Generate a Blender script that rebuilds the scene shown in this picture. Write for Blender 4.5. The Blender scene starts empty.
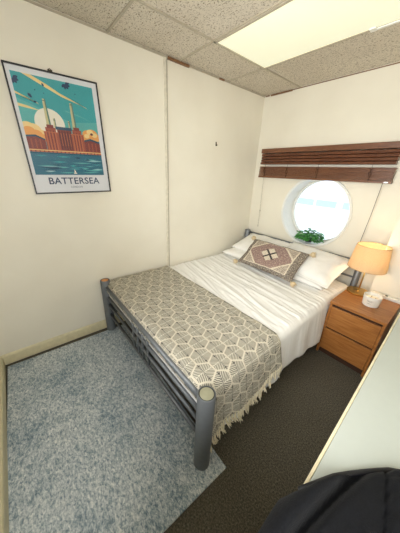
import bpy, bmesh, math, random
from mathutils import Vector, Matrix, noise
PI = math.pi
random.seed(4)
C = bpy.context.scene.collection
sc = bpy.context.scene

# ------------------------------------------------------------------ camera
F_PX = 220.33
yaw, pit, rol = -0.866, 0.399, 0.046
fwd = Vector((math.sin(yaw)*math.cos(pit), math.cos(yaw)*math.cos(pit), -math.sin(pit)))
rt = Vector((math.cos(yaw), -math.sin(yaw), 0))
up = rt.cross(fwd)
R_ = math.cos(rol)*rt + math.sin(rol)*up
U_ = -math.sin(rol)*rt + math.cos(rol)*up
cd = bpy.data.cameras.new('camera'); cam = bpy.data.objects.new('camera', cd); C.objects.link(cam)
cd.sensor_fit = 'HORIZONTAL'; cd.sensor_width = 36; cd.lens = F_PX/400*36; cd.clip_start = 0.02
m = Matrix.Identity(4)
for i in range(3):
    m[i][0] = R_[i]; m[i][1] = U_[i]; m[i][2] = -fwd[i]
m[0][3], m[1][3], m[2][3] = 2.008, -2.598, 1.510
cam.matrix_world = m
sc.camera = cam

# ------------------------------------------------------------------ world and light
w = bpy.data.worlds.new('sky'); sc.world = w; w.use_nodes = True
bg = w.node_tree.nodes['Background']
bg.inputs[0].default_value = (0.80, 0.91, 1.0, 1); bg.inputs[1].default_value = 1.9
sc.view_settings.view_transform = 'Standard'; sc.view_settings.look = 'None'
sc.view_settings.gamma = 1.0; sc.view_settings.use_curve_mapping = False
sc.view_settings.exposure = 0.36
PANEL = 0.40          # strength of the fluorescent ceiling panel
BULB = 6.0            # watts of the bedside bulb

def portal(loc, rot, sx, sy):
    l = bpy.data.lights.new('window_portal', 'AREA'); l.shape = 'RECTANGLE'; l.size = sx; l.size_y = sy
    l.cycles.is_portal = True
    o = bpy.data.objects.new('window_portal', l); o.location = loc; o.rotation_euler = rot; C.objects.link(o)
portal((0.87, 0.29, 1.155), (-PI/2, 0, 0), .76, .76)
# daylight lamp outside an invented front window, put in to even the light
dl = bpy.data.lights.new('added_fill_front', 'AREA'); dl.shape = 'RECTANGLE'; dl.size = 1.5; dl.size_y = 1.15; dl.energy = 39; dl.color = (1.0, .98, .95)
do = bpy.data.objects.new('added_fill_front', dl); do.location = (1.6, -3.10, 1.50); do.rotation_euler = (PI/2, 0, 0); C.objects.link(do)
dl2 = bpy.data.lights.new('added_fill_side', 'AREA'); dl2.shape = 'RECTANGLE'; dl2.size = 1.2; dl2.size_y = .52; dl2.energy = 17; dl2.color = (1.0, .98, .95)  # second fill lamp, added outside the invented side window
do2 = bpy.data.objects.new('added_fill_side', dl2); do2.location = (2.70, -2.63, 1.55); do2.rotation_euler = (0, PI/2, 0); C.objects.link(do2)

H = 2.384; XR = 2.55; YF = -2.937

# ------------------------------------------------------------------ node helpers
class NT:
    def __init__(s, name):
        s.m = bpy.data.materials.new(name); s.m.use_nodes = True
        s.t = s.m.node_tree; s.b = s.t.nodes['Principled BSDF']; s.out = s.t.nodes['Material Output']
    def n(s, ty, **k):
        x = s.t.nodes.new(ty)
        for a, b in k.items(): setattr(x, a, b)
        return x
    def l(s, a, b): s.t.links.new(a, b)
    def put(s, sock, v):
        if hasattr(v, 'is_output') or isinstance(v, bpy.types.NodeSocket): s.l(v, sock)
        elif v is not None: sock.default_value = v
    def M(s, op, a, b=None, c=None):
        x = s.n('ShaderNodeMath', operation=op)
        s.put(x.inputs[0], a)
        if b is not None: s.put(x.inputs[1], b)
        if c is not None: s.put(x.inputs[2], c)
        return x.outputs[0]
    def obj(s): return s.n('ShaderNodeTexCoord').outputs['Object']
    def uv(s): return s.n('ShaderNodeTexCoord').outputs['UV']
    def mapv(s, v, scale=(1,1,1), rot=(0,0,0), loc=(0,0,0)):
        x = s.n('ShaderNodeMapping'); s.l(v, x.inputs[0])
        x.inputs['Scale'].default_value = scale; x.inputs['Rotation'].default_value = rot; x.inputs['Location'].default_value = loc
        return x.outputs[0]
    def noise(s, v, scale, detail=3, rough=.5, dist=0):
        x = s.n('ShaderNodeTexNoise'); s.l(v, x.inputs['Vector'])
        x.inputs['Scale'].default_value = scale; x.inputs['Detail'].default_value = detail
        x.inputs['Roughness'].default_value = rough; x.inputs['Distortion'].default_value = dist
        return x.outputs[0]
    def vor(s, v, scale, feature='F1', out=0):
        x = s.n('ShaderNodeTexVoronoi', feature=feature); s.l(v, x.inputs['Vector']); x.inputs['Scale'].default_value = scale
        return x.outputs[out]
    def ramp(s, fac, stops):
        x = s.n('ShaderNodeValToRGB'); s.l(fac, x.inputs[0]); e = x.color_ramp.elements
        while len(e) < len(stops): e.new(.5)
        for q, (p, c) in zip(e, stops): q.position = p; q.color = (*c, 1)
        return x.outputs[0]
    def mix(s, f, a, b, mode='MIX'):
        x = s.n('ShaderNodeMix', data_type='RGBA', blend_type=mode)
        s.put(x.inputs[0], f)
        s.put(x.inputs[6], (*a, 1) if isinstance(a, tuple) else a)
        s.put(x.inputs[7], (*b, 1) if isinstance(b, tuple) else b)
        return x.outputs[2]
    def bump(s, h, strength=.3, dist=.01):
        x = s.n('ShaderNodeBump'); s.l(h, x.inputs['Height']); x.inputs['Strength'].default_value = strength
        x.inputs['Distance'].default_value = dist; s.l(x.outputs[0], s.b.inputs['Normal'])
    def col(s, c): s.put(s.b.inputs['Base Color'], (*c, 1) if isinstance(c, tuple) else c)
    def set(s, **k):
        for a, b in k.items(): s.b.inputs[a.replace('_', ' ')].default_value = b

def srgb(r, g, b):
    f = lambda c: (c/255/12.92) if c/255 <= .04045 else ((c/255+.055)/1.055)**2.4
    return (f(r), f(g), f(b))

def plain(name, c, rough=.6, metal=0., var=.08, scale=30, bump=0., bscale=200):
    t = NT(name); t.set(Roughness=rough, Metallic=metal)
    n = t.noise(t.obj(), scale)
    d = tuple(x*(1-var) for x in c); e = tuple(min(1, x*(1+var)) for x in c)
    t.col(t.ramp(n, [(.3, d), (.7, e)]))
    if bump: t.bump(t.noise(t.obj(), bscale, 2), bump, .002)
    return t.m

def wall_mat():
    t = NT('cream_wall_paint'); t.set(Roughness=.55)
    o = t.obj()
    c = t.ramp(t.noise(o, 2.2, 4), [(.3, srgb(228, 222, 205)), (.7, srgb(235, 230, 214))])
    t.col(c)
    a = t.noise(o, 60, 3); b = t.noise(o, 4, 2)
    t.bump(t.M('ADD', t.M('MULTIPLY', a, .15), b), .25, .01)
    return t.m
def carpet_mat():
    t = NT('dark_brown_carpet'); t.set(Roughness=.95); o = t.obj()
    n = t.noise(o, 130, 4, .8)
    c = t.ramp(n, [(.36, srgb(50, 47, 40)), (.5, srgb(92, 87, 74)), (.64, srgb(134, 126, 108))])
    c = t.mix(t.M('MULTIPLY', t.noise(o, 5, 3), .35), c, srgb(56, 53, 45))
    t.col(c); t.bump(n, .8, .006); return t.m
def rug_mat():
    t = NT('mottled_blue_rug_pile'); t.set(Roughness=.95); o = t.obj()
    n1 = t.noise(t.mapv(o, (1, 1.6, 1)), 56, 6, .85, .5)
    n2 = t.noise(o, 3.2, 4, .6)
    c = t.ramp(n1, [(.36, srgb(98, 118, 134)), (.46, srgb(160, 175, 184)), (.53, srgb(206, 213, 215)), (.62, srgb(242, 243, 240))])
    k = t.ramp(n2, [(.34, (1, 1, 1)), (.54, (0, 0, 0))])
    c2 = t.ramp(n1, [(.38, srgb(80, 102, 122)), (.5, srgb(146, 164, 176)), (.62, srgb(214, 221, 222))])
    c = t.mix(k, c, c2)
    t.col(c); t.bump(t.noise(o, 150, 3, .7), .7, .006); return t.m
def tile_mat():
    t = NT('fissured_ceiling_tile'); t.set(Roughness=.9); o = t.obj()
    v = t.noise(t.mapv(o, (1, 1.4, 1)), 85, 3, .65, .8)
    pits = t.ramp(v, [(.38, (0, 0, 0)), (.46, (1, 1, 1))])
    base = t.ramp(t.noise(o, 3, 3), [(.3, srgb(206, 196, 178)), (.7, srgb(216, 207, 190))])
    t.col(t.mix(pits, srgb(132, 120, 100), base)); t.bump(pits, .5, .004); return t.m
def wood(name, a, b, c, scale=(1, 12, 12), rough=.4, rings=6):
    t = NT(name); t.set(Roughness=rough); o = t.mapv(t.obj(), scale)
    n = t.noise(o, rings, 6, .6, .5); f = t.noise(t.mapv(t.obj(), tuple(s*6 for s in scale)), rings, 2)
    x = t.ramp(n, [(.3, a), (.5, b), (.7, c)])
    t.col(t.mix(t.M('MULTIPLY', f, .25), x, a)); t.bump(n, .05, .002); return t.m

def throw_mat():
    t = NT('hexagon_leaf_woven_throw'); t.set(Roughness=.9)
    sx, sy = .118, .118*1.62
    sep = t.n('ShaderNodeSeparateXYZ'); t.l(t.uv(), sep.inputs[0])
    u = t.M('ADD', sep.outputs[1], t.M('MULTIPLY', sep.outputs[0], 0.0)); v = sep.outputs[0]
    def cell(off):
        a = t.M('SUBTRACT', t.M('WRAP', t.M('ADD', u, off*sx), sx, 0.0), sx/2)
        b = t.M('SUBTRACT', t.M('WRAP', t.M('ADD', v, off*sy), sy, 0.0), sy/2)
        b = t.M('MULTIPLY', b, 1.732/1.62)
        return a, b
    a1, b1 = cell(0.0); a2, b2 = cell(.5)
    def L(a, b): return t.M('ADD', t.M('MULTIPLY', a, a), t.M('MULTIPLY', b, b))
    pick = t.M('LESS_THAN', L(a1, b1), L(a2, b2))
    inv = t.M('SUBTRACT', 1.0, pick)
    a = t.M('ADD', t.M('MULTIPLY', a1, pick), t.M('MULTIPLY', a2, inv))
    b = t.M('ADD', t.M('MULTIPLY', b1, pick), t.M('MULTIPLY', b2, inv))
    aa = t.M('ABSOLUTE', a); ab = t.M('ABSOLUTE', b)
    hexd = t.M('MAXIMUM', aa, t.M('ADD', t.M('MULTIPLY', aa, .5), t.M('MULTIPLY', ab, .866)))
    hexn = t.M('DIVIDE', hexd, sx/2)                       # 0 centre, 1 border
    border = t.M('GREATER_THAN', hexn, .92)
    # leaf veins: chevrons slanting from the long axis
    vein = t.M('SUBTRACT', t.M('ADD', ab, 0.0), t.M('MULTIPLY', aa, .75))
    vs = t.M('SINE', t.M('MULTIPLY', vein, 2*PI/.0112))
    vlines = t.M('GREATER_THAN', vs, .10)
    mid = t.M('LESS_THAN', ab, .0022)
    vl = t.M('MAXIMUM', vlines, mid)
    inside = t.mix(vl, srgb(92, 89, 80), srgb(214, 208, 190))
    spine = t.M('LESS_THAN', aa, .0025)
    inside = t.mix(spine, inside, srgb(120, 118, 112))
    # small dark diamonds at the tips of the cells
    dia = t.M('ADD', aa, t.M('ABSOLUTE', t.M('SUBTRACT', ab, sx*.40)))
    dk = t.M('LESS_THAN', dia, .008)
    c = t.mix(border, inside, srgb(212, 204, 184))
    c = t.mix(dk, c, srgb(58, 54, 50))
    c = t.mix(t.M('MULTIPLY', t.noise(t.obj(), 500, 2), .25), c, srgb(160, 152, 136))
    t.col(c); t.bump(t.noise(t.obj(), 400, 2), .4, .002); return t.m

def cushion_mat():
    t = NT('faded_kilim_cushion_cover'); t.set(Roughness=.9)
    sep = t.n('ShaderNodeSeparateXYZ'); t.l(t.uv(), sep.inputs[0])
    x = t.M('ABSOLUTE', t.M('SUBTRACT', sep.outputs[0], .5)); y = t.M('ABSOLUTE', t.M('SUBTRACT', sep.outputs[1], .5))
    X = t.M('MULTIPLY', x, 2.0); Y = t.M('MULTIPLY', y, 2.0)
    n = t.vor(t.mapv(t.uv(), (34, 22, 1)), 1.0); nn = t.noise(t.mapv(t.uv(), (52, 32, 1)), 1.6, 3, .75)
    d = t.M('ADD', X, t.M('MULTIPLY', Y, .62))
    speck = t.ramp(nn, [(.42, srgb(88, 76, 70)), (.5, srgb(176, 160, 142)), (.62, srgb(224, 214, 196))])
    red = t.ramp(nn, [(.38, srgb(110, 84, 80)), (.52, srgb(150, 122, 114)), (.62, srgb(196, 176, 160))])
    med = t.ramp(nn, [(.4, srgb(190, 176, 154)), (.6, srgb(226, 216, 196))])
    c = t.mix(t.M('LESS_THAN', d, .80), speck, red)
    ring = t.M('LESS_THAN', t.M('ABSOLUTE', t.M('SUBTRACT', d, .82)), .035)
    c = t.mix(ring, c, srgb(216, 204, 182))
    c = t.mix(t.M('LESS_THAN', t.M('ADD', t.M('MULTIPLY', X, 1.5), Y), .46), c, med)
    cr = t.M('MULTIPLY', t.M('LESS_THAN', t.M('ABSOLUTE', t.M('SUBTRACT', t.M('MULTIPLY', X, 1.6), Y)), .07), t.M('LESS_THAN', Y, .27))
    c = t.mix(cr, c, srgb(62, 56, 54))
    bord = t.M('GREATER_THAN', t.M('MAXIMUM', t.M('ADD', X, .06), Y), .82)
    bc = t.ramp(t.n('ShaderNodeTexNoise').outputs[0], [(0, (0, 0, 0)), (1, (1, 1, 1))]) if False else t.ramp(nn, [(.44, srgb(70, 62, 58)), (.52, srgb(132, 120, 108)), (.64, srgb(204, 194, 174))])
    c = t.mix(bord, c, bc)
    l2 = t.M('LESS_THAN', t.M('ABSOLUTE', t.M('SUBTRACT', t.M('MAXIMUM', t.M('ADD', X, .06), Y), .82)), .02)
    c = t.mix(l2, c, srgb(214, 202, 180))
    mot = t.ramp(t.vor(t.mapv(t.uv(), (44, 25, 1)), 1.0), [(.16, (1, 1, 1)), (.30, (0, 0, 0))])
    c = t.mix(t.M('MULTIPLY', mot, .65), c, srgb(96, 82, 76))
    mot2 = t.ramp(t.vor(t.mapv(t.uv(), (37, 21, 1), loc=(.3, .7, 0)), 1.0), [(.14, (1, 1, 1)), (.26, (0, 0, 0))])
    c = t.mix(t.M('MULTIPLY', mot2, .6), c, srgb(212, 200, 182))
    t.col(c); t.bump(t.noise(t.obj(), 300, 2), .5, .002); return t.m

M = dict(
    wall=wall_mat(), carpet=carpet_mat(), rug=rug_mat(), tile=tile_mat(),
    skirt=plain('cream_skirting_paint', srgb(214, 204, 168), .45),
    white=plain('white_gloss_paint', srgb(232, 232, 226), .35, var=.02),
    tbar=plain('dull_grid_bar', srgb(176, 166, 146), .5),
    stain=wood('stained_brown_cornice', srgb(92, 62, 38), srgb(128, 92, 60), srgb(150, 112, 76), (8, 8, 8)),
    blind=wood('walnut_brown_blind', srgb(88, 54, 34), srgb(114, 72, 46), srgb(140, 94, 64), (1.5, 30, 30), .35),
    blindd=wood('dark_walnut_slat', srgb(74, 40, 24), srgb(98, 56, 34), srgb(122, 74, 46), (1.5, 30, 30), .35),
    oak=wood('honey_oak_veneer', srgb(138, 84, 38), srgb(164, 106, 52), srgb(182, 126, 68), (1.2, 14, 14), .38),
    oakin=plain('dark_gap_wood', srgb(60, 34, 16), .7),
    metal=plain('silver_grey_bed_tube', srgb(112, 116, 120), .40, .35, .04),
    dark=plain('black_slat_base', srgb(26, 25, 25), .8),
    capw=wood('orange_pine_cap', srgb(170, 108, 52), srgb(196, 132, 72), srgb(206, 148, 88), (6, 6, 6)),
    capg=plain('dull_olive_cap', srgb(148, 146, 122), .5),
    sheet=plain('white_cotton_bedding', srgb(240, 239, 235), .85, var=.015, bump=.12, bscale=90),
    pillow=plain('white_cotton_pillowcase', srgb(240, 238, 232), .85, var=.015, bump=.1, bscale=60),
    matt=plain('brown_mattress_ticking', srgb(134, 116, 98), .9),
    throw=throw_mat(), cushion=cushion_mat(),
    tassel=plain('beige_wool_tassel', srgb(206, 186, 150), .95, var=.12, scale=150),
    fringe=plain('cream_cotton_fringe', srgb(222, 212, 184), .95, var=.1, scale=120),
    brass=plain('brushed_brass', srgb(196, 158, 90), .28, .9, .04),
    cord=plain('dark_cord', srgb(96, 88, 78), .7),
    wcord=plain('pale_cord', srgb(150, 144, 130), .7),
    black=plain('black_frame_lacquer', srgb(22, 22, 24), .35),
    paper=plain('white_poster_paper', srgb(226, 226, 226), .6, var=.01),
    jacket=None, leaf=plain('fresh_green_leaf', srgb(92, 168, 82), .45, var=.3, scale=60),
    leafd=plain('deep_green_leaf', srgb(52, 124, 60), .5, var=.3, scale=60),
    stem=plain('green_stem', srgb(70, 110, 50), .6),
    pot=plain('dark_plant_pot', srgb(58, 66, 64), .5), soil=plain('potting_soil', srgb(46, 34, 24), .95),
    wax=plain('cream_candle_wax', srgb(232, 224, 204), .5, var=.02),
    label=plain('pale_candle_label', srgb(222, 216, 204), .6, var=.02), ink=plain('grey_print_ink', srgb(110, 106, 100), .6),
    silver=plain('light_metal', srgb(190, 190, 188), .3, .8),
    hook=plain('dark_hook', srgb(70, 62, 48), .5, .4),
    quay=plain('pale_quay_ground', srgb(225, 228, 230), .8), outw=plain('white_outbuilding_wall', srgb(240, 242, 245), .8),
    outg=plain('blue_outbuilding_panes', srgb(176, 200, 226), .5),
)
def jacket_mat():
    t = NT('black_jacket_cloth'); t.set(Roughness=.95, Specular_IOR_Level=.2); t.b.inputs['Sheen Weight'].default_value = .04
    n = t.noise(t.obj(), 250, 3)
    t.col(t.ramp(n, [(.35, srgb(5, 6, 8)), (.7, srgb(15, 16, 20))])); t.bump(n, .4, .003); return t.m
M['jacket'] = jacket_mat()
M['lining'] = plain('black_satin_lining', srgb(13, 14, 20), .45)
def shade_mat():
    t = NT('cream_linen_lamp_shade')
    nb = t.ramp(t.noise(t.mapv(t.obj(), (60, 60, 300)), 2, 3), [(.3, srgb(226, 204, 168)), (.7, srgb(240, 222, 190))])
    d = t.n('ShaderNodeBsdfDiffuse'); tr = t.n('ShaderNodeBsdfTranslucent'); t.l(nb, d.inputs[0]); t.l(nb, tr.inputs[0])
    mx = t.n('ShaderNodeMixShader'); mx.inputs[0].default_value = .5
    t.l(d.outputs[0], mx.inputs[1]); t.l(tr.outputs[0], mx.inputs[2]); t.l(mx.outputs[0], t.out.inputs[0]); return t.m
M['shade'] = shade_mat()
def emis(name, c, s):
    t = NT(name); t.col(c); t.b.inputs['Emission Color'].default_value = (*c, 1); t.b.inputs['Emission Strength'].default_value = s; return t
def panel_mat():
    t = NT('ribbed_light_diffuser'); t.set(Roughness=.5); c = srgb(226, 226, 204); t.col(c)
    t.b.inputs['Emission Color'].default_value = (*srgb(236, 236, 206), 1)
    t.b.inputs['Emission Strength'].default_value = PANEL
    w_ = t.n('ShaderNodeTexWave'); t.l(t.obj(), w_.inputs[0]); w_.inputs['Scale'].default_value = 90; w_.bands_direction = 'DIAGONAL'
    t.bump(w_.outputs[0], .4, .002); return t.m
M['panel'] = panel_mat()
M['bulb'] = emis('warm_bulb_glass', (1, .72, .4), 12).m
def glass(name, ior=1.45, tint=(1, 1, 1)):
    t = NT(name); g = t.n('ShaderNodeBsdfGlossy'); g.inputs['Roughness'].default_value = .03
    tr = t.n('ShaderNodeBsdfTransparent'); tr.inputs[0].default_value = (*tint, 1)
    f = t.n('ShaderNodeFresnel'); f.inputs[0].default_value = ior
    mx = t.n('ShaderNodeMixShader'); t.l(f.outputs[0], mx.inputs[0]); t.l(tr.outputs[0], mx.inputs[1]); t.l(g.outputs[0], mx.inputs[2])
    t.l(mx.outputs[0], t.out.inputs[0]); return t.m
M['glass'] = glass('clear_glass', 1.35); M['milk'] = plain('milky_candle_glass', srgb(232, 230, 222), .2, var=.01)

# ------------------------------------------------------------------ geometry helpers
class B:
    def __init__(s): s.v = []; s.f = []; s.mi = []; s.uvs = None
    def add(s, vs, fs, mi=0):
        k = len(s.v); s.v += [tuple(v) for v in vs]; s.f += [tuple(i+k for i in f) for f in fs]; s.mi += [mi]*len(fs); return s
    def box(s, x0, x1, y0, y1, z0, z1, mi=0):
        return s.add([(x0,y0,z0),(x1,y0,z0),(x1,y1,z0),(x0,y1,z0),(x0,y0,z1),(x1,y0,z1),(x1,y1,z1),(x0,y1,z1)],
                     [(0,3,2,1),(4,5,6,7),(0,1,5,4),(1,2,6,5),(2,3,7,6),(3,0,4,7)], mi)
    def tube(s, pts, r, n=10, mi=0, caps=True):
        pts = [Vector(p) for p in pts]; rs = r if isinstance(r, (list, tuple)) else [r]*len(pts)
        vs = []; fs = []; ref = None
        for i, p in enumerate(pts):
            d = (pts[min(i+1, len(pts)-1)] - pts[max(i-1, 0)]).normalized()
            if ref is None: ref = d.orthogonal().normalized()
            a = (ref - d*ref.dot(d)).normalized(); ref = a; b = d.cross(a)
            for k in range(n):
                t = 2*PI*k/n; vs.append(p + (a*math.cos(t) + b*math.sin(t))*rs[i])
        for i in range(len(pts)-1):
            for k in range(n):
                q = (k+1) % n; fs.append((i*n+k, i*n+q, (i+1)*n+q, (i+1)*n+k))
        if caps: fs.append(tuple(range(n-1, -1, -1))); fs.append(tuple((len(pts)-1)*n+k for k in range(n)))
        return s.add(vs, fs, mi)
    def lathe(s, prof, c=(0, 0, 0), n=32, mi=0):
        vs = []; fs = []
        for r, z in prof:
            for k in range(n):
                t = 2*PI*k/n; vs.append((c[0]+r*math.cos(t), c[1]+r*math.sin(t), c[2]+z))
        for i in range(len(prof)-1):
            for k in range(n):
                q = (k+1) % n; fs.append((i*n+k, i*n+q, (i+1)*n+q, (i+1)*n+k))
        return s.add(vs, fs, mi)
    def build(s, name, mats, parent=None, smooth=False, bevel=0, loc=None, kind=None, label=None):
        me = bpy.data.meshes.new(name); me.from_pydata(s.v, [], s.f); me.validate(clean_customdata=False)
        for mt in (mats if isinstance(mats, list) else [mats]): me.materials.append(mt)
        if len(me.polygons) == len(s.mi): me.polygons.foreach_set('material_index', s.mi)
        if smooth: me.polygons.foreach_set('use_smooth', [True]*len(me.polygons))
        if s.uvs:
            uvl = me.uv_layers.new(name='UVMap')
            for lp in me.loops: uvl.data[lp.index].uv = s.uvs[lp.vertex_index]
        o = bpy.data.objects.new(name, me); C.objects.link(o)
        if parent: o.parent = parent
        if loc: o.location = loc
        if bevel:
            bm = bmesh.new(); bm.from_mesh(me); bmesh.ops.recalc_face_normals(bm, faces=bm.faces)
            bmesh.ops.bevel(bm, geom=[e for e in bm.edges if len(e.link_faces) == 2 and e.calc_face_angle(0) > .6], offset=bevel, segments=2, profile=.5, affect='EDGES')
            bm.to_mesh(me); bm.free()
        else:
            bm = bmesh.new(); bm.from_mesh(me); bmesh.ops.recalc_face_normals(bm, faces=bm.faces); bm.to_mesh(me); bm.free()
        if kind: o['kind'] = kind
        if label: o['label'] = label
        return o
def smooth_angle(o, ang=.6):
    bm = bmesh.new(); bm.from_mesh(o.data)
    for f in bm.faces: f.smooth = True
    for e in bm.edges: e.smooth = not (len(e.link_faces) == 2 and e.calc_face_angle(0) > ang)
    bm.to_mesh(o.data); bm.free(); return o
def thing(name, loc, label, cat, group=None, rz=0):
    o = bpy.data.objects.new(name, None); o.empty_display_size = .05; C.objects.link(o); o.location = loc; o.rotation_euler = (0, 0, rz)
    o['label'] = label; o['category'] = cat
    if group: o['group'] = group
    return o
def tag(o, label, cat, group=None):
    o['label'] = label; o['category'] = cat
    if group: o['group'] = group
    return o

# ------------------------------------------------------------------ structure
B().box(-.1, XR+.1, YF-.1, .3, -.08, 0).build('floor', M['carpet'], kind='structure')
B().box(-.1, 0, YF-.1, .3, -.0, H+.12).build('wall_left', M['wall'], kind='structure')
def holed(b, c, r, x0, x1, z0, z1, y, n=64, mi=0):
    cx, cz = c; vs = []; fs = []
    for k in range(n):
        t = 2*PI*k/n; vs.append((cx+r*math.cos(t), y, cz+r*math.sin(t)))
    for k in range(n):
        t = 2*PI*k/n; s = .5/max(abs(math.cos(t)), abs(math.sin(t))); vs.append((cx+s*math.cos(t), y, cz+s*math.sin(t)))
    for k in range(n): q = (k+1) % n; fs.append((k, q, n+q, n+k))
    b.add(vs, fs, mi)
    for a0, a1, c0, c1 in ((x0, cx-.5, z0, z1), (cx+.5, x1, z0, z1), (cx-.5, cx+.5, z0, cz-.5), (cx-.5, cx+.5, cz+.5, z1)):
        b.add([(a0, y, c0), (a1, y, c0), (a1, y, c1), (a0, y, c1)], [(0, 1, 2, 3)], mi)
WC = (.872, 1.158); WR = .362; TH = .26
b = B(); holed(b, WC, WR+.004, 0, XR, 0, H+.12, 0); holed(b, WC, WR+.004, 0, XR, 0, H+.12, TH)
o = b.build('wall_back', M['wall'], kind='structure')
# round window
b = B()
def ring(b, prof, n=72, mi=0):   # prof: (radius, y) pairs, closed
    vs = []; fs = []; m_ = len(prof)
    for r, y in prof:
        for k in range(n): t = 2*PI*k/n; vs.append((WC[0]+r*math.cos(t), y, WC[1]+r*math.sin(t)))
    for i in range(m_):
        j = (i+1) % m_
        for k in range(n): q = (k+1) % n; fs.append((i*n+k, i*n+q, j*n+q, j*n+k))
    b.add(vs, fs, mi)
ring(b, [(WR, -.012), (WR+.022, -.012), (WR+.026, -.006), (WR+.026, 0), (WR+.004, .0), (WR+.004, TH), (WR, TH)])
win = b.build('window_1', M['white'], kind='structure'); smooth_angle(win)
b = B(); ring(b, [(WR-.022, TH-.05), (WR, TH-.05), (WR, TH-.015), (WR-.022, TH-.015)]); smooth_angle(b.build('window_frame', M['white'], win))
b = B(); b.add([(WC[0]+(WR-.01)*math.cos(2*PI*k/64), TH-.03, WC[1]+(WR-.01)*math.sin(2*PI*k/64)) for k in range(64)], [tuple(range(64))]); b.build('window_pane', M['glass'], win)
# right and front walls, each with an unseen window added to light the room
b = B(); ry0, ry1, rz0, rz1 = -2.90, -2.36, .95, 2.15
for a0, a1, c0, c1 in ((YF-.1, ry0, 0, H+.12), (ry1, .3, 0, H+.12), (ry0, ry1, 0, rz0), (ry0, ry1, rz1, H+.12)): b.box(XR, XR+.1, a0, a1, c0, c1)
b.build('wall_right', M['wall'], kind='structure')
b = B()
b.box(XR-.01, XR+.09, ry0, ry1, rz0, rz0+.03); b.box(XR-.01, XR+.09, ry0, ry1, rz1-.03, rz1); b.box(XR-.01, XR+.09, ry0, ry0+.03, rz0, rz1); b.box(XR-.01, XR+.09, ry1-.03, ry1, rz0, rz1)
w3 = b.build('window_added_side', M['white'], kind='structure')  # invented side window, out of view, lets the side fill lamp in
B().add([(XR+.05, ry0, rz0), (XR+.05, ry1, rz0), (XR+.05, ry1, rz1), (XR+.05, ry0, rz1)], [(0, 1, 2, 3)]).build('window_pane', M['glass'], w3)
b = B(); wx0, wx1, wz0, wz1 = .85, 2.35, .93, 2.08
for a0, a1, c0, c1 in ((0, wx0, 0, H+.12), (wx1, XR, 0, H+.12), (wx0, wx1, 0, wz0), (wx0, wx1, wz1, H+.12)): b.box(a0, a1, YF-.1, YF, c0, c1)
b.build('wall_front', M['wall'], kind='structure')
b = B()
b.box(wx0, wx1, YF-.09, YF+.01, wz0, wz0+.03); b.box(wx0, wx1, YF-.09, YF+.01, wz1-.03, wz1); b.box(wx0, wx0+.03, YF-.09, YF+.01, wz0, wz1); b.box(wx1-.03, wx1, YF-.09, YF+.01, wz0, wz1); b.box((wx0+wx1)/2-.02, (wx0+wx1)/2+.02, YF-.07, YF-.03, wz0, wz1)
w2 = b.build('window_added_front', M['white'], kind='structure')  # invented front window, out of view, lets the front fill lamp in
B().add([(wx0, YF-.05, wz0), (wx1, YF-.05, wz0), (wx1, YF-.05, wz1), (wx0, YF-.05, wz1)], [(0, 1, 2, 3)]).build('window_pane', M['glass'], w2)
# boxed-out lining behind the bedside table
B().box(1.638, XR, -.17, 0, 0, H).build('wall_lining', M['wall'], kind='structure')['kind'] = 'structure'
# baseboards
def skirt(name, pts):
    b = B(); (x0, y0), (x1, y1) = pts; d = Vector((x1-x0, y1-y0, 0)).normalized(); nrm = Vector((-d.y, d.x, 0))
    prof = [(0, .012), (.014, .012), (.014, .088), (.010, .097), (.004, .102), (0, .104)]
    vs = []
    for (x, y) in ((x0, y0), (x1, y1)):
        for t, z in prof: vs.append((x+nrm.x*t, y+nrm.y*t, z))
    n = len(prof); b.add(vs, [(i, (i+1) % n, n+(i+1) % n, n+i) for i in range(n)]+[tuple(range(n)), tuple(range(2*n-1, n-1, -1))])
    return b.build(name, M['skirt'], kind='structure')
skirt('baseboard_left', ((0, 0), (0, YF)))
skirt('baseboard_front', ((0.0, YF), (XR, YF)))
skirt('baseboard_back', ((1.638, 0), (0.0, 0)))
# wall seam strip, its second panel and the patchy cornice
b = B(); b.box(0, .006, -1.386, -1.362, .104, H); b.build('trim_1', plain('cream_cover_strip', srgb(218, 212, 194), .5), kind='structure')
b = B(); b.box(0, .010, -1.3605, -1.3555, .104, H); b.build('trim_2', plain('shadow_joint', srgb(176, 168, 150), .8), kind='structure')
b = B(); b.box(0, .016, -1.35, -1.13, H-.018, H); b.box(0, .013, -.76, -.69, H-.012, H); b.build('trim_3', M['stain'], kind='structure')
b = B(); b.box(.09, .36, -.012, 0, H-.014, H); b.box(.02, .07, -.012, 0, H-.01, H);  b.box(.36, 1.638, -.005, 0, H-.007, H); b.build('trim_4', M['stain'], kind='structure')
b = B(); b.box(0, .008, YF, -1.35, H-.010, H); b.box(0, .008, -1.13, 0, H-.010, H); b.build('trim_5', M['tbar'], kind='structure')
# ceiling: tiles and grid
gx = [0, .441, 1.641, XR]; gy = [.3]+[-.632-.6*k for k in range(5)]
b = B(); b.box(-.1, XR+.1, YF-.1, .3, H+.006, H+.1); ceil = b.build('ceiling', M['tile'], kind='structure')
b = B()
for x in gx[1:3]: b.box(x-.007, x+.007, YF, 0, H-.002, H+.007)
for i, y in enumerate(gy[1:4]): b.box(0, XR, y-.007, y+.007, H-.0025, H+.007)
b.build('ceiling_grid', M['tbar'], kind='structure')

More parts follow.
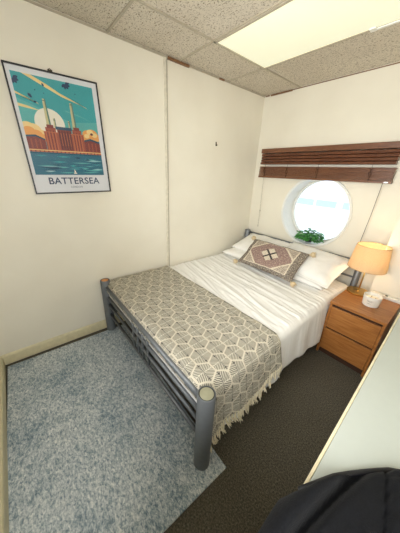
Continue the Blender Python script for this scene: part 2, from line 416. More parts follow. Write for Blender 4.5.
# ------------------------------------------------------------------ ceiling light
cl = thing('ceiling_light', (1.041, -.932, H), 'long flat cream fluorescent panel set in the tiled ceiling', 'ceiling light')
b = B(); nx, ny = 24, 10
x0, x1, y0, y1 = -.588, .588, -.288, .296
for j in range(ny+1):
    for i in range(nx+1):
        u, v = i/nx, j/ny; sag = .016*math.sin(PI*u)*math.sin(PI*v)**.5 if 0 < v < 1 else 0
        lift = .022*max(0, (u-.45))**1 * (v > .9)
        b.v.append((x0+(x1-x0)*u, y0+(y1-y0)*v, -.004-sag-lift*.3))
for j in range(ny):
    for i in range(nx): k = j*(nx+1)+i; b.f.append((k, k+1, k+nx+2, k+nx+1)); b.mi.append(0)
b.build('diffuser', M['panel'], cl, smooth=True)
b = B(); b.box(-.6, .6, -.3, -.285, -.010, 0); b.box(-.6, .6, .285, .3, -.010, 0); b.box(-.6, -.585, -.3, .3, -.010, 0); b.box(.585, .6, -.3, .3, -.010, 0)
b.build('light_frame', M['tbar'], cl)
b = B(); b.box(.20, .235, .262, .302, -.018, -.004); b.box(.235, .36, .286, .304, -.016, -.008); b.build('clip', M['white'], cl, bevel=.002)

# ------------------------------------------------------------------ outside
B().box(-30, 30, .4, 40, -1.2, -1.1).build('ground_outside', M['quay'], kind='structure')
ob = thing('outbuilding', (-1.6, 6.2, -1.1), 'white building with blue window strips seen through the round window', 'building')
b = B(); b.box(-3.5, 3.5, 0, 2.5, 0, 2.6); b.add([(-3.7, -.2, 2.6), (3.7, -.2, 2.6), (3.7, 2.7, 2.6), (-3.7, 2.7, 2.6), (-3.7, 1.25, 3.2), (3.7, 1.25, 3.2)], [(0, 1, 5, 4), (3, 2, 5, 4)[::-1], (0, 4, 3), (1, 2, 5), (0, 3, 2, 1)])
b.build('wall', M['outw'], ob)
for a0, a1 in ((-.95, -.30), (-.2, .5), (.72, 1.05)):
    B().box(a0, a1, -.02, .02, 1.68, 1.9).build('window_strip', M['outg'], ob)

# ------------------------------------------------------------------ rug
b = B(); b.box(-.772, .772, -.475, .475, 0, .011)
rug = b.build('area_rug', M['rug'], bevel=.004, loc=(.822, -2.452, .001)); rug.rotation_euler.z = math.radians(-1.2)
bm = bmesh.new(); bm.from_mesh(rug.data); bm.to_mesh(rug.data); bm.free()
tag(rug, 'pale blue mottled rug on the floor at the foot of the bed', 'rug')

# ------------------------------------------------------------------ bed frame
PX0, PX1, FY, HY = .050, 1.497, -2.086, -.062
bed = thing('metal_bed', (0, 0, 0), 'silver grey tubular metal double bed with round posts', 'bed')
def post(x, y, h, r, cap, lab):
    b = B(); b.lathe([(0, 0), (r-.003, 0), (r, .003), (r, h-.006), (r-.003, h-.001), (r-.006, h), (r-.007, h-.006), (0, h-.006)], (x, y, .012 if y < -1 else .002), 32)
    o = smooth_angle(b.build('post', M['metal'], bed))
    z = h+(.012 if y < -1 else .002)
    b = B(); b.lathe([(0, -.0058), (r-.0068, -.0058), (r-.0068, -.0030), (0, -.0030)], (x, y, z), 32); b.build('cap_gasket', M['dark'], o)
    b = B()
    b.lathe([(0, -.005), (r-.011, -.005), (r-.011, -.002), (r-.014, -.001), (0, -.001)], (x, y, z), 32); c = smooth_angle(b.build('post_cap', cap, o)); c['label'] = lab
    return o
post(PX0+.002, FY, .552, .042, M['capw'], 'orange pine cap')
post(PX1, FY, .552, .045, M['capg'], 'dull olive cap')
post(PX0, HY, .80, .038, M['metal'], 'grey metal cap'); post(PX1-.02, HY, .80, .030, M['metal'], 'grey metal cap')
for z, r in ((.497, .017), (.392, .012), (.312, .011), (.205, .011)):
    B().tube([(PX0+.03, FY, z), (PX1-.03, FY, z)], r, 14).build('foot_rail', M['metal'], bed, smooth=True)
for x in (.645, .725, .805, .885):
    B().tube([(x, FY, .205), (x, FY, .497)], .009, 10).build('foot_bar', M['metal'], bed, smooth=True)
for z, r in ((.775, .011), (.715, .009), (.60, .009), (.45, .011)):
    B().tube([(PX0+.02, HY, z), (PX1-.03, HY, z)], r, 12).build('head_rail', M['metal'], bed, smooth=True)
for x in (.57, .69, .81, .93):
    B().tube([(x, HY, .45), (x, HY, .775)], .006, 8).build('head_bar', M['metal'], bed, smooth=True)
for x in (PX0+.024, PX1-.075):
    B().box(x-.012, x+.012, FY+.03, HY-.03, .20, .265).build('side_rail', M['metal'], bed, bevel=.004)
b = B(); b.box(.07, 1.465, -2.045, -.09, .27, .285)
for k in range(14): b.box(.07, 1.465, -2.03+k*.14, -1.96+k*.14, .285, .298)
b.build('slat_base', M['dark'], bed)

# ------------------------------------------------------------------ mattress and bedding
mt = B().box(.055, 1.43, -2.03, -.10, .299, .492).build('mattress', M['matt'], bevel=.03); tag(mt, 'brown mattress on the metal bed frame under white bedding', 'mattress')
def prof(d, r, slope):
    if d <= 0: return 0., 0.
    if d < r*PI/2: a = d/r; return r*math.sin(a), r*(1-math.cos(a))
    e = d-r*PI/2; return r+e*slope, r+e*math.sqrt(1-slope*slope)
def drape(xl, xr, yf, yb, ztop, thick, side_len, foot_len, left_len, r, slope, wr, nx, ny, wave, back_round=.0):
    """cloth over the mattress: hangs at the right side by side_len(y), at the foot by foot_len"""
    vs = []; uvs = []; fs = []
    ynum = ny; ytot = (yb-yf)+foot_len
    wmax = (xr-xl)+left_len
    for j in range(ny+1):
        yy = yb - ytot*j/ny                     # arc coordinate
        L = side_len(max(yy, yf))
        for i in range(nx+1):
            u = i/nx
            s = -left_len + (wmax+L)*u          # arc coordinate from xl
            dl, dd = prof(-s, r*.4, 0); dr, ds = prof(s-(xr-xl), r, slope); fo, fd = prof(yf-yy, r, 0.0)
            x = xl+max(0, min(s, xr-xl))-dl+dr; y = max(yy, yf)-fo
            drop = dd+ds+fd; z = ztop-drop
            hang = max(0, ds-r)
            wx = wave*min(1, hang/.2)*(math.sin(y*17+.8)*.55+math.sin(y*31+2)*.3+math.sin(y*7.3)*.5)
            x += wx*(.3 if y > -.72 else 1) + hang*hang*.08
            n = wr(x, y) * (1 if ds < .01 else .35)
            if dd < .01 and ds < .06: z += n
            else: x += n*.8
            vs.append((x, y, max(z, .015))); uvs.append((s, yy))
    W = nx+1
    for j in range(ny):
        for i in range(nx): k = j*W+i; fs.append((k, k+1, k+W+1, k+W))
    b = B(); b.v = vs; b.f = fs; b.mi = [0]*len(fs); b.uvs = uvs
    return b
def wr_sheet(x, y):
    q = Vector((x*1.2+y*1.1, y*10+x*1.6, 0))
    a = 1-abs(noise.noise(q))*2.2; bq = noise.noise(Vector((x*3, y*5, 3)))
    c = 1-abs(noise.noise(Vector((x*2.2+4, y*24+x*5, 7))))*2.5
    fade = 1 if y > -1.5 else .25
    return fade*(.010*max(0, a)**3 + .006*max(0, c)**3) + .006*bq
def side_sheet(y):
    if y > -.62: return .13+.0*y
    t = min(1, max(0, (-.62-y)/.10)); t = t*t*(3-2*t)
    base = .13+(.375-.13)*t
    return base+.02*math.sin(y*6)*t
b = drape(.045, 1.41, -2.015, -.11, .522, .02, side_sheet, .16, .10, .06, .11, wr_sheet, 150, 190, .014)
sheet = b.build('duvet', M['sheet'], smooth=True)
md = sheet.modifiers.new('thickness', 'SOLIDIFY'); md.thickness = .012; md.offset = -1
tag(sheet, 'rumpled white duvet spread over the bed', 'duvet')

def wr_throw(x, y): return .4*wr_sheet(x, y)+.004*noise.noise(Vector((x*6, y*6, 1)))+.012
def side_throw(y):
    t = (y+2.0)/.62
    return .345-.10*max(0, min(1, t))+.012*math.sin(y*14)
b = drape(.045, 1.415, -2.022, -1.41, .524, .01, side_throw, .115, .06, .066, .15, wr_throw, 150, 70, .015)
throw_pts = b.v[:]; NXT = 151
th = b.build('bed_throw', M['throw'], smooth=True)
md = th.modifiers.new('thickness', 'SOLIDIFY'); md.thickness = .006; md.offset = 1
tag(th, 'cream and grey hexagon patterned throw with fringe across the foot of the bed', 'throw blanket')
# fringe along the hanging right edge
edge = [Vector(throw_pts[j*NXT+150]) for j in range(0, 65)]
acc = [0]
for i in range(1, len(edge)): acc.append(acc[-1]+(edge[i]-edge[i-1]).length)
def along(d):
    for i in range(1, len(edge)):
        if acc[i] >= d: f = (d-acc[i-1])/(acc[i]-acc[i-1]+1e-9); return edge[i-1].lerp(edge[i], f)
    return edge[-1]
nt = 34
for k in range(nt):
    p = along(acc[-1]*(k+.5)/nt); ln = random.uniform(.045, .065); dx = random.uniform(-.008, .02); dy = random.uniform(-.02, .02)
    b = B()
    for s in range(5):
        ox, oy = random.uniform(-.006, .006), random.uniform(-.008, .008)
        b.tube([(0, 0, .012), (.004+ox*.4, oy*.4, -ln*.35), (.006+dx*.6+ox, dy*.6+oy, -ln*.75), (.006+dx+ox*1.5, dy+oy*1.7, -ln)], [.004, .0042, .0034, .0015], 6)
    b.build('fringe_tassel', M['fringe'], th, smooth=True, loc=tuple(p+Vector((.004, 0, 0))))

def pillow(name, L, W, T, mat, loc, rot, label, cat, flange=.0, group=None, seed=0, n=36):
    b = B(); N = n; uvs = []
    for side in (1, -1):
        k0 = len(b.v)
        for j in range(N+1):
            for i in range(N+1):
                u = -1+2*i/N; v = -1+2*j/N
                fu = 1-flange/(L/2); fv = 1-flange/(W/2)
                a = max(0, 1-(abs(u)/fu)**2.6) if flange else max(0, 1-abs(u)**2.6)
                c = max(0, 1-(abs(v)/fv)**2.6) if flange else max(0, 1-abs(v)**2.6)
                h = T/2*(a*c)**.5
                pin = 1-.06*(1-abs(u)**2)*abs(v)**3; pin2 = 1-.05*(1-abs(v)**2)*abs(u)**3
                x = u*L/2*pin2; y = v*W/2*pin
                wv = noise.noise(Vector((x*7+seed, y*7, side*2)))*.012*min(1, h/.02)+abs(noise.noise(Vector((x*14+seed*3, y*9, 5))))*.010*min(1, h/.015)
                fl = .004*math.sin(x*40+seed)*(1 if h < 1e-6 else 0)
                b.v.append((x, y, side*(h+.002)+(wv if side > 0 else -wv*.5)+fl)); uvs.append(((u+1)/2, (v+1)/2))
        for j in range(N):
            for i in range(N):
                k = k0+j*(N+1)+i; b.f.append((k, k+1, k+N+2, k+N+1) if side > 0 else (k, k+N+1, k+N+2, k+1)); b.mi.append(0)
    K = (N+1)**2
    rim = [i for i in range(N)]+[(j)*(N+1)+N for j in range(N)]+[N*(N+1)+N-i for i in range(N)]+[(N-j)*(N+1) for j in range(N)]
    for a in range(len(rim)): p, q = rim[a], rim[(a+1) % len(rim)]; b.f.append((p, p+K, q+K, q)); b.mi.append(0)
    b.uvs = uvs
    o = b.build(name, mat, smooth=True); o.location = loc; o.rotation_euler = rot
    return tag(o, label, cat, group)
rd = math.radians
pillow('pillow', .66, .46, .10, M['pillow'], (.39, -.335, .583), (rd(5), 0, rd(2)), 'white pillow lying flat in the back left corner of the bed', 'pillow', .0, None, 1)
pillow('pillow', .62, .44, .09, M['pillow'], (1.05, -.32, .580), (rd(5), 0, rd(-1)), 'white pillow lying flat beneath the flanged pillow near the lamp', 'pillow', .0, None, 4)
pillow('pillow', .64, .42, .11, M['pillow'], (.44, -.265, .695), (rd(19), 0, rd(-3)), 'white pillow propped on the headboard behind the patterned cushion', 'pillow', .0, None, 7)
pillow('pillow', .72, .52, .15, M['pillow'], (1.06, -.285, .695), (rd(20), rd(2), rd(-4)), 'white pillow with flanged edge beside the bedside lamp, topmost there', 'pillow', .035, None, 11)
cu = thing('cushion', (.775, -.535, .690), 'faded red and grey oriental patterned cushion with four beige tassels', 'cushion')
cu.rotation_euler = (rd(38), 0, rd(1))
o = pillow('cushion_cover', .68, .375, .12, M['cushion'], (0, 0, 0), (0, 0, 0), '', '', .0, None, 17)
del o['label'], o['category']; o.parent = cu
for sx in (-1, 1):
    for sy in (-1, 1):
        b = B(); d = Vector((sx*.8, sy*.35, -.1)).normalized(); p = Vector((sx*.328, sy*.178, 0))
        b.tube([p, p+d*.014, p+d*.022, p+d*.032, p+d*.045, p+d*.056], [.004, .008, .020, .025, .026, .014], 12)
        for q in range(10):
            t = 2*PI*q/10; s = d.orthogonal().normalized(); s2 = d.cross(s); off = (s*math.cos(t)+s2*math.sin(t))
            b.tube([p+d*.018+off*.012, p+d*.035+off*.024, p+d*.066+off*.022], [.003, .005, .002], 5)
        b.build('tassel', M['tassel'], cu, smooth=True)

# ------------------------------------------------------------------ bedside table
NX0, NX1, NY0, NY1, NH = 1.487, 1.880, -.655, -.178, .55
ns = thing('bedside_table', ((NX0+NX1)/2, (NY0+NY1)/2, 0), 'honey oak two-drawer bedside table beside the bed', 'bedside table')
cx, cy = (NX0+NX1)/2, (NY0+NY1)/2; hx, hy = (NX1-NX0)/2, (NY1-NY0)/2
B().box(-hx-.003, hx+.003, -hy-.004, hy, NH-.024, NH).build('table_top', M['oak'], ns, bevel=.0015)
b = B(); b.box(-hx, -hx+.018, -hy+.002, hy, .002, NH-.0245); b.box(hx-.018, hx, -hy+.002, hy, .002, NH-.0245); b.box(-hx+.018, hx-.018, hy-.012, hy, .05, NH-.0245)
b.build('side_panels', M['oak'], ns, bevel=.001)
B().box(-hx+.019, hx-.019, -hy+.03, hy-.014, .06, NH-.026).build('drawer_carcass', M['oakin'], ns)
B().box(-hx+.018, hx-.018, -hy+.025, -hy+.04, .002, .055).build('plinth', M['oakin'], ns)
for z0, z1 in ((.292, .500), (.062, .274)):
    B().box(-hx+.0195, hx-.0195, -hy+.003, -hy+.022, z0, z1).build('drawer', M['oak'], ns, bevel=.0015)

# lamp
lp = thing('table_lamp', (1.572, -.272, NH), 'brass bedside lamp with glowing cream drum shade', 'lamp')
b = B(); b.lathe([(0, 0), (.091, 0), (.093, .003), (.093, .011), (.090, .014), (0, .014)], n=48); smooth_angle(b.build('lamp_base', M['brass'], lp))
b = B(); b.tube([(0, 0, .012), (0, 0, .275)], .0065, 14); b.lathe([(.0, .012), (.016, .012), (.014, .02), (.007, .024)], n=20); b.build('lamp_stem', M['brass'], lp, smooth=True)
b = B(); b.lathe([(0, .275), (.015, .275), (.015, .315), (.012, .32), (0, .32)], n=20); smooth_angle(b.build('bulb_socket', M['brass'], lp))
b = B(); b.lathe([(0, .315), (.012, .318), (.022, .34), (.026, .36), (.02, .378), (.010, .386), (0, .388)], n=20); bulb = b.build('light_bulb', M['bulb'], lp, smooth=True); bulb.visible_shadow = True
ZB, ZT, RB, RT = .243, .453, .147, .124
b = B(); b.lathe([(RB, ZB), (RT, ZT), (RT-.0015, ZT), (RB-.0015, ZB), (RB, ZB)], n=64); smooth_angle(b.build('lamp_shade', M['shade'], lp))
for z, r in ((ZB+.002, RB-.001), (ZT-.002, RT-.001)):
    b = B(); b.tube([(r*math.cos(2*PI*k/48), r*math.sin(2*PI*k/48), z) for k in range(49)], .0018, 6, caps=False); b.build('shade_ring', M['brass'], lp)
b = B()
for k in range(3): t = 2*PI*k/3+.4; b.tube([(0, 0, .315), ((RB-.012)*math.cos(t), (RB-.012)*math.sin(t), .315)], .0014, 6)
b.build('shade_carrier', M['brass'], lp)
l = bpy.data.lights.new('bedside_bulb', 'POINT'); l.energy = BULB; l.color = (1, .72, .42); l.shadow_soft_size = .03
lo = bpy.data.objects.new('bedside_bulb', l); C.objects.link(lo); lo.parent = lp; lo.location = (0, 0, .36)
# candle
cn = thing('candle_jar', (1.715, -.445, NH), 'white candle in a pale glass jar on the bedside table', 'candle')
b = B(); b.lathe([(0, 0), (.054, 0), (.059, .004), (.065, .088), (.061, .089), (.056, .066), (.05, .01), (0, .008)], n=44); smooth_angle(b.build('glass_jar', M['milk'], cn))
b = B(); b.lathe([(0, .009), (.0485, .0105), (.0555, .064), (.052, .065), (0, .063)], n=40); smooth_angle(b.build('wax', M['wax'], cn))
for k in range(3):
    a = 2*PI*k/3; b = B(); b.tube([(.02*math.cos(a), .02*math.sin(a), .062), (.022*math.cos(a), .02*math.sin(a), .074)], .0022, 6); b.build('wick', M['black'], cn)
b = B(); n = 18
def jr(z): return .0592+.006*z/.088+.0004
for i in range(n+1):
    t = rd(-125+74*i/n)
    for z in (.016, .066): b.v.append((jr(z)*math.cos(t), jr(z)*math.sin(t), z))
for i in range(n): b.f.append((2*i, 2*i+2, 2*i+3, 2*i+1)); b.mi.append(0)
lab = b.build('jar_label', M['label'], cn)
b = B()
for z, a0, a1 in ((.054, -108, -70), (.046, -102, -76), (.030, -98, -80)):
    t = a0
    while t < a1:
        b.add([((jr(zz)+.0005)*math.cos(rd(q)), (jr(zz)+.0005)*math.sin(rd(q)), zz) for q, zz in ((t, z), (t+2.6, z), (t+2.6, z+.004), (t, z+.004))], [(0, 1, 2, 3)]); t += 4
b.build('label_print', M['ink'], lab)
# white strip at the back of the table
st = B().box(-.118, .113, -.02, .02, 0, .026).build('power_strip', M['white'], bevel=.004, loc=(1.772, -.202, NH+.0005)); tag(st, 'narrow white strip along the back edge of the bedside table', 'power strip')
B().box(-.012, .006, -.007, .006, .026, .031).build('switch', M['hook'], st, bevel=.001)

# ------------------------------------------------------------------ blind
bl = thing('wooden_blind', (.80, -.0, 1.82), 'brown wooden slatted blind pulled up above the round window', 'blind')
B().box(-.687, .692, -.072, -.002, -.048, 0).build('head_rail', M['blind'], bl, bevel=.003)
for k, z in enumerate((-.068, -.098, -.128, -.158)):
    dx = random.uniform(-.004, .004); b = B(); prof_ = [(-.066, -.013), (-.070, -.002), (-.068, .008), (-.060, .0135), (-.014, .014), (-.010, .006), (-.010, -.013)]
    vs = [(xx, y, z+zz) for xx in (-.678+dx, .678+dx) for y, zz in prof_]; n = len(prof_)
    b.add(vs, [(i, (i+1) % n, n+(i+1) % n, n+i) for i in range(n)]+[tuple(range(n)), tuple(range(2*n-1, n-1, -1))]); b.build('slat', M['blindd'], bl)
for q in range(10):
    dx = random.uniform(-.003, .003); zz = -.196-q*.0105
    B().box(-.686+dx, .686+dx, -.068+random.uniform(-.001, .001), -.012, zz-.0085, zz).build('slat', M['blind'], bl, bevel=.0012)
rail = B().box(-.688, .690, -.071, -.010, -.322, -.301).build('bottom_rail', M['blind'], bl, bevel=.002)
B().box(.640, .668, -.0725, -.0705, -.319, -.309).build('metal_tag', M['silver'], bl)
for x in (-.60, -.30, .05, .52):
    b = B(); b.tube([(x, -.074, -.03), (x, -.074, -.20)], .0012, 6); b.tube([(x-.016, -.074, -.20), (x+.010, -.075, -.25), (x-.004, -.074, -.31)], .0025, 6); b.tube([(x+.012, -.074, -.20), (x-.012, -.076, -.24), (x+.006, -.074, -.30)], .0025, 6)
    b.build('ladder_cord', M['oakin'], bl)
B().tube([(.628, -.045, -.31), (.622, -.046, -.6), (.606, -.05, -.92)], .0022, 8).build('pull_cord', M['cord'], bl)
b = B(); b.tube([(-.625, -.04, -.31), (-.61, -.04, -.73), (-.606, -.04, -.93)], .0014, 6); b.tube([(-.6095, -.04, -.725), (-.609, -.04, -.745)], .005, 8); b.tube([(-.606, -.04, -.925), (-.606, -.04, -.95)], .004, 8)
b.build('pull_cord', M['wcord'], bl)

# hook on wall
b = B(); b.tube([(.0, 0, .012), (.006, 0, .012), (.007, 0, -.012), (.016, 0, -.016), (.018, 0, -.006)], .004, 8); b.box(0, .003, -.006, .006, -.02, .02)
tag(b.build('wall_hook', M['hook'], loc=(0.0005, -.743, 1.813)), 'small dark hook on the left wall panel nearest the corner', 'hook')

# ------------------------------------------------------------------ plant
pl = thing('potted_plant', (.872, .060, WC[1]-WR+.012), 'small leafy green potted plant on the round window sill', 'plant')
b = B(); b.lathe([(0, 0), (.034, 0), (.045, .045), (.047, .05), (.043, .05), (.041, .04), (0, .04)], n=28); smooth_angle(b.build('pot', M['pot'], pl))
b = B(); b.lathe([(0, .043), (.041, .041)], n=20); b.build('soil', M['soil'], pl)
stems = B(); rl = random.Random(9)
leaves = [B(), B()]
for k in range(170):
    a = rl.uniform(0, 2*PI); rr = .15*rl.uniform(.02, 1)**.6; hh = .045+rl.uniform(-.02, .125)*(1.1-rr/.22)
    if math.sin(a)*rr > .10: rr *= .6
    tip = Vector((rr*math.cos(a), rr*math.sin(a)*.75, hh)); stems.tube([(.01*math.cos(a), .01*math.sin(a), .04), tip*.55+Vector((0, 0, hh*.3)), tip], .0013, 5) if k % 3 == 0 else None
    for q in range(4):
        a2 = a+rl.uniform(-1.6, 1.6); d = Vector((math.cos(a2), math.sin(a2), rl.uniform(-.4, .4))).normalized(); sd = d.cross(Vector((0, 0, 1))).normalized(); upv = sd.cross(d)
        ln = rl.uniform(.028, .046); wd = ln*.42; p = tip
        vs = [p, p+d*ln*.3+sd*wd*.8-upv*.002, p+d*ln*.7+sd*wd*.7-upv*.003, p+d*ln-upv*.006, p+d*ln*.7-sd*wd*.7-upv*.003, p+d*ln*.3-sd*wd*.8-upv*.002, p+d*ln*.5+upv*.002]
        leaves[rl.random() < .35].add(vs, [(0, 1, 6), (1, 2, 6), (2, 3, 6), (3, 4, 6), (4, 5, 6), (5, 0, 6)])
stems.build('stems', M['stem'], pl)
f = B(); f.add(leaves[0].v, leaves[0].f, 0); f.add(leaves[1].v, leaves[1].f, 1); f.build('foliage', [M['leaf'], M['leafd']], pl, smooth=True)

# ------------------------------------------------------------------ poster
po = thing('framed_poster', (0.0, -2.2, 1.70), 'black framed teal and orange power station poster on the left wall', 'poster')
po.rotation_euler.x = .024
fw = .262; fh = .368; t = .0085
b = B(); b.box(0.001, .020, -fw, fw, fh-t, fh); b.box(0.001, .020, -fw, fw, -fh, -fh+t); b.box(0.001, .020, -fw, -fw+t, -fh+t, fh-t); b.box(0.001, .020, fw-t, fw, -fh+t, fh-t)
b.build('picture_frame', M['black'], po, bevel=.0012)
B().box(.002, .010, -fw+.006, fw-.006, -fh+.006, fh-.006).build('mount', M['paper'], po)
PC = [srgb(*c) for c in ((62, 168, 172), (238, 232, 216), (240, 214, 150), (232, 168, 92), (168, 84, 62), (134, 62, 56), (196, 112, 72), (36, 112, 134), (22, 76, 102), (150, 196, 200), (44, 68, 96), (206, 198, 150), (96, 132, 120), (98, 48, 50), (42, 82, 108), (96, 182, 178))]
PM = [plain('poster_ink_%s' % n, c, .5, var=.02) for n, c in zip('teal ivory cream amber brick maroon rust sea_blue deep_blue foam navy chimney_cream chimney_shadow dark_brick roof_slate pale_teal'.split(), PC)]
art = B(); lay = [0]
def poly(pts, c, z=None):
    lay[0] += 1; x = .0102+lay[0]*.00003
    art.add([(x, y, zz) for y, zz in pts], [tuple(range(len(pts)))], c)
def rect(y0, y1, z0, z1, c): poly([(y0, z0), (y1, z0), (y1, z1), (y0, z1)], c)
AL, AR, AT, AB = -.234, .224, .330, -.240
rect(AL, AR, AB, AT, 0)
poly([(AL, .20), (AL, .06), (.0, .02), (AR, .05), (AR, .12), (.05, .10)], 15)
poly([(-.18, .330), (-.135, .330), (-.055, .296), (.01, .262), (.174, .196), (.16, .206), (.02, .242), (-.06, .276)], 2)
poly([(AL, .232), (-.19, .214), (-.12, .18), (-.13, .190), (-.185, .204), (AL, .220)], 2)
poly([(AL, .172), (-.18, .163), (-.11, .143), (-.14, .146), (-.18, .150), (AL, .156)], 2)
poly([(.02, .170), (.11, .150), (.19, .118), (.12, .140), (.03, .160)], 15)
poly([(-.080+.087*math.cos(2*PI*k/40), .078+.087*math.sin(2*PI*k/40)) for k in range(40)], 1)
def blob(pts, c):
    for y, z, r in pts: poly([(min(AR, max(AL, y+r*1.3*math.cos(2*PI*k/18))), z+r*math.sin(2*PI*k/18)) for k in range(18)], c)
blob([(-.215, .045, .032), (-.185, .035, .035), (-.15, .01, .03), (-.205, .0, .04)], 2)
blob([(-.21, .022, .028), (-.175, .005, .03), (-.14, -.01, .022)], 3)
blob([(.15, .035, .030), (.175, .04, .032), (.20, .02, .028), (.13, .01, .026)], 3)
blob([(.165, .052, .018), (.195, .035, .015), (.14, .026, .014)], 2)
blob([(.175, .040, .008)], 13)
# side sheds
poly([(AL, -.08), (AL, .0), (-.18, .006), (-.13, -.016), (-.13, -.08)], 5); poly([(AL, .0), (-.18, .006), (-.13, -.016), (-.13, -.024), (-.18, -.006), (AL, -.010)], 14)
poly([(.11, -.08), (.11, -.005), (.16, .006), (AR, -.014), (AR, -.08)], 5); poly([(.11, -.005), (.16, .010), (AR, -.008), (AR, -.020), (.16, -.004), (.11, -.014)], 14)
for y in (-.215, -.19, -.165, .14, .165, .19): rect(y, y+.008, -.075, -.02, 4)
# chimneys
def chim(y, z0, z1, w0, w1):
    poly([(y-w0/2, z0), (y+w0/2, z0), (y+w1/2, z1), (y-w1/2, z1)], 11); poly([(y+w0*.1, z0), (y+w0/2, z0), (y+w1/2, z1), (y+w1*.1, z1)], 12); rect(y-w1*.62, y+w1*.62, z1-.012, z1-.008, 12)
chim(-.090, .055, .215, .027, .017); chim(.067, .055, .215, .027, .018); chim(-.053, .055, .113, .014, .011); chim(.035, .055, .108, .012, .010)
# body
rect(-.048, .040, -.08, .050, 5); rect(-.055, .045, .048, .066, 14)
for k in range(5): rect(-.040+k*.017, -.033+k*.017, -.075, .040, 13)
for k in range(4): rect(-.030+k*.017, -.027+k*.017, -.05, .030, 6)
for (a, c) in ((-.128, -.044), (.034, .116)):
    rect(a, c, -.08, .030, 4); rect(a+.012, c-.012, .028, .056, 4); rect(a+.022, c-.022, .052, .072, 5)
    for k in range(4): rect(a+.008+k*(c-a-.01)/4, a+.014+k*(c-a-.01)/4, -.078, .026, 6)
    for k in range(3): rect(a+.018+k*(c-a-.01)/4, a+.022+k*(c-a-.01)/4, -.078, .04, 13)
    rect(a-.002, c+.002, .026, .031, 6)
rect(AL, AR, -.096, -.078, 6); rect(AL, AR, -.086, -.082, 2)
for k in range(18): rect(AL+.006+k*.025, AL+.012+k*.025, -.096, -.086, 13)
rect(AL, AR, AB, -.096, 7)
rr = random.Random(3)
for k in range(34):
    z = rr.uniform(AB+.012, -.108); y = rr.uniform(AL+.01, AR-.08); L_ = rr.uniform(.04, .16); y2 = min(AR, y+L_); h_ = rr.uniform(.002, .006)
    poly([(y, z), ((y+y2)/2, z-h_), (y2, z+.001), ((y+y2)/2, z+h_)], rr.choice([8, 8, 7, 9, 15, 0, 8]))
rect(AL, AR, -.104, -.099, 8)
poly([(.004, -.226), (.03, -.226), (.026, -.232), (.009, -.232)], 1); poly([(.012, -.224), (.024, -.224), (.014, -.200)], 1)
def leafp(y, z, a, s):
    ca, sa = math.cos(a), math.sin(a); pts = [(0, 0), (.35, .28), (.75, .22), (1, 0), (.75, -.22), (.35, -.28)]
    poly([(y+s*(p*ca-q*sa), z+s*(p*sa+q*ca)) for p, q in pts], 10)
for y, z, a, s in ((-.170, .232, -.9, .030), (-.150, .188, .2, .020), (-.074, .280, 2.0, .020), (-.086, .245, 0, .008), (-.13, .250, 1, .010), (.10, .272, 0, .009), (.06, .205, .4, .008)): leafp(y, z, a, s)
for y, z in ((-.228, .295), (.052, .318)):
    for a in (-2.4, -1.7, -1.0, -.3, .4): leafp(y, z, a, .030) if y > 0 or a > -1.8 else None
# clip everything to the printed field
art.v = [(x, min(AR, max(AL, y)), min(AT, max(AB, z))) for x, y, z in art.v]
pr = art.build('print', PM, po)
bm = bmesh.new(); bm.from_mesh(pr.data)
for f_ in bm.faces:
    if f_.normal.x < 0: f_.normal_flip()
bm.to_mesh(pr.data); bm.free()
def text(s, size, y, z, mat, x=.0112, spacing=1.0, parent=po, width=None):
    cu_ = bpy.data.curves.new('txt', 'FONT'); cu_.body = s; cu_.size = size; cu_.align_x = 'CENTER'; cu_.space_character = spacing; cu_.extrude = .0002; cu_.offset = size*.012
    to = bpy.data.objects.new('txt', cu_); me = bpy.data.meshes.new_from_object(to); bpy.data.objects.remove(to)
    ws = [v.co.x for v in me.vertices]; sx = (width/(max(ws)-min(ws))) if width else 1; mid = (max(ws)+min(ws))/2
    for v in me.vertices: v.co = Vector((x+v.co.z, y+(v.co.x-mid)*sx, z+v.co.y))
    me.materials.clear(); me.materials.append(mat)
    o = bpy.data.objects.new('lettering', me); C.objects.link(o); o.parent = parent; return o
navy = plain('navy_lettering_ink', srgb(34, 58, 92), .5)
text('BATTERSEA', .064, .008, -.303, navy, width=.345, spacing=1.05)
text('LONDON', .018, .010, -.331, plain('grey_lettering_ink', srgb(128, 134, 144), .5), width=.078, spacing=1.2)
B().add([(.0135, -fw+t, -fh+t), (.0135, fw-t, -fh+t), (.0135, fw-t, fh-t), (.0135, -fw+t, fh-t)], [(0, 1, 2, 3)]).build('glazing', M['glass'], po)
b = B(); b.box(.004, .010, -.032, -.006, fh, fh+.012); b.tube([(.007, -.027, fh+.012), (.007, -.019, fh+.018), (.007, -.011, fh+.012)], .002, 6); b.build('hanger', M['hook'], po)

# ------------------------------------------------------------------ dresser
DH = .80
dr = thing('chest_of_drawers', (1.945+.292, -1.24, 0), 'white topped low chest of drawers with pale edge along the right wall', 'chest of drawers')
dr.rotation_euler.z = rd(1.5)
B().box(-.292, .278, -.96, .90, DH-.022, DH).build('cabinet_top', plain('grey_white_laminate', srgb(184, 190, 182), .45, var=.01), dr, bevel=.002)
B().box(-.300, -.2925, -.96, .90, DH-.024, DH+.001).build('edge_strip', plain('cream_edge_band', srgb(226, 214, 180), .5), dr, bevel=.001)
B().box(-.255, .26, -.93, .88, .06, DH-.023).build('carcass', M['white'], dr, bevel=.002)
B().box(-.24, .25, -.91, .86, .002, .06).build('plinth', M['dark'], dr)
for k in range(3):
    for q in range(3):
        y0 = -.925+k*.603; z0 = .075+q*.23
        d = B().box(-.272, -.2565, y0, y0+.59, z0, z0+.22).build('drawer', M['white'], dr, bevel=.002)
        B().tube([(-.275, y0+.24, z0+.16), (-.285, y0+.25, z0+.16), (-.285, y0+.34, z0+.16), (-.275, y0+.35, z0+.16)], .004, 8).build('handle', M['silver'], d)

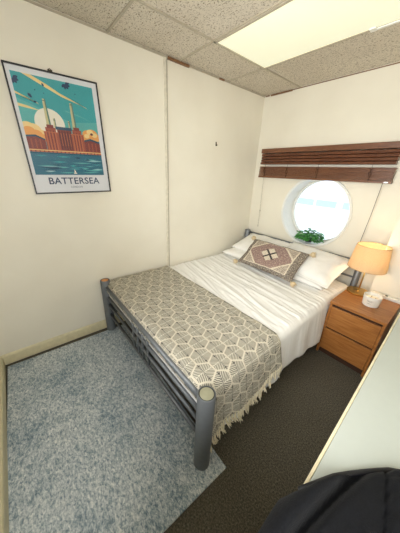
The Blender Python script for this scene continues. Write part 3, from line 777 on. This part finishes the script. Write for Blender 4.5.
# ------------------------------------------------------------------ jacket
def jh(x, y):
    """height of the jacket lying on the chest"""
    return 0
jk = thing('jacket', (2.2, -2.20, DH), 'black padded jacket draped over the near end of the white chest', 'jacket')
b = B(); NU, NV = 90, 70; vs = []
EP = [(1.90, -2.29), (1.945, -2.238), (1.972, -2.196), (1.985, -2.160), (2.01, -2.105), (2.055, -2.035), (2.104, -1.970), (2.25, -1.900), (2.6, -1.86)]
def edge_top(x):   # far edge of the jacket
    for (a, c), (d, e) in zip(EP, EP[1:]):
        if x <= d: return c+(e-c)*max(0, (x-a)/(d-a))
    return EP[-1][1]
for j in range(NV+1):
    for i in range(NU+1):
        u = i/NU; v = j/NV
        s = .55*u**1.25; x = 1.940+s
        yb = edge_top(x); yf = -2.62
        y = yb+(yf-yb)*v; dd = yb-y
        z = DH+.006+.034*(1-math.exp(-dd/.010)) + .014*(1-math.exp(-dd/.10))
        xf = 2.043-.05*min(1, max(0, (-2.05-y)/.25))
        z += -.048*math.exp(-((x-xf)/.011)**2)*min(1, dd/.02) + .014*math.exp(-((x-xf+.035)/.028)**2)
        xs = 2.088+.17*max(0, -2.02-y); z += -.012*math.exp(-((x-xs)/.004)**2)
        z += .010*noise.noise(Vector((x*9, y*7, 2)))+.005*noise.noise(Vector((x*22, y*18, 4)))
        if x > xs:
            q = abs(math.sin((y+abs(x-xs-.05)*.9)*PI/.045)); z += .008*q**.5
        # left edge rolls down over the side of the chest
        e = max(0, 1-s/.05); z -= .035*e*e
        if v == 0: z = min(z, DH+.004)
        if s > .02: z = max(z, DH+.005)
        # hang past the near end
        if y < -2.20:
            hgt = -2.20-y; z -= hgt*hgt*1.2
        vs.append((x-2.2, y+2.20, z-DH))
W = NU+1; b.v = vs
for j in range(NV):
    for i in range(NU): k = j*W+i; b.f.append((k, k+1, k+W+1, k+W)); b.mi.append(0)
# left skirt hanging down
k0 = len(b.v)
rows = 16
for r_ in range(1, rows+1):
    for j in range(NV+1):
        x, y, z = vs[j*W]; d = r_/rows
        b.v.append((x-.004*math.sin(d*PI)+.01*d-.004*math.sin(j*.35)*d, y-.05*d*(1-j/NV), z-.36*d))
def idx(r_, j): return j*W if r_ == 0 else k0+(r_-1)*(NV+1)+j
for r_ in range(rows):
    for j in range(NV): b.f.append((idx(r_, j), idx(r_, j+1), idx(r_+1, j+1), idx(r_+1, j))); b.mi.append(0)
o = b.build('jacket_body', M['jacket'], jk, smooth=True); md = o.modifiers.new('thickness', 'SOLIDIFY'); md.thickness = .012; md.offset = -1
b = B(); pts = []
for k in range(26):
    x = 1.962+k*.0215; pts.append((x-2.2, edge_top(x)+.002+2.20, .012+.002*math.sin(k*1.3)))
b.tube(pts, .007, 8); b.build('hem', M['lining'], jk, smooth=True)
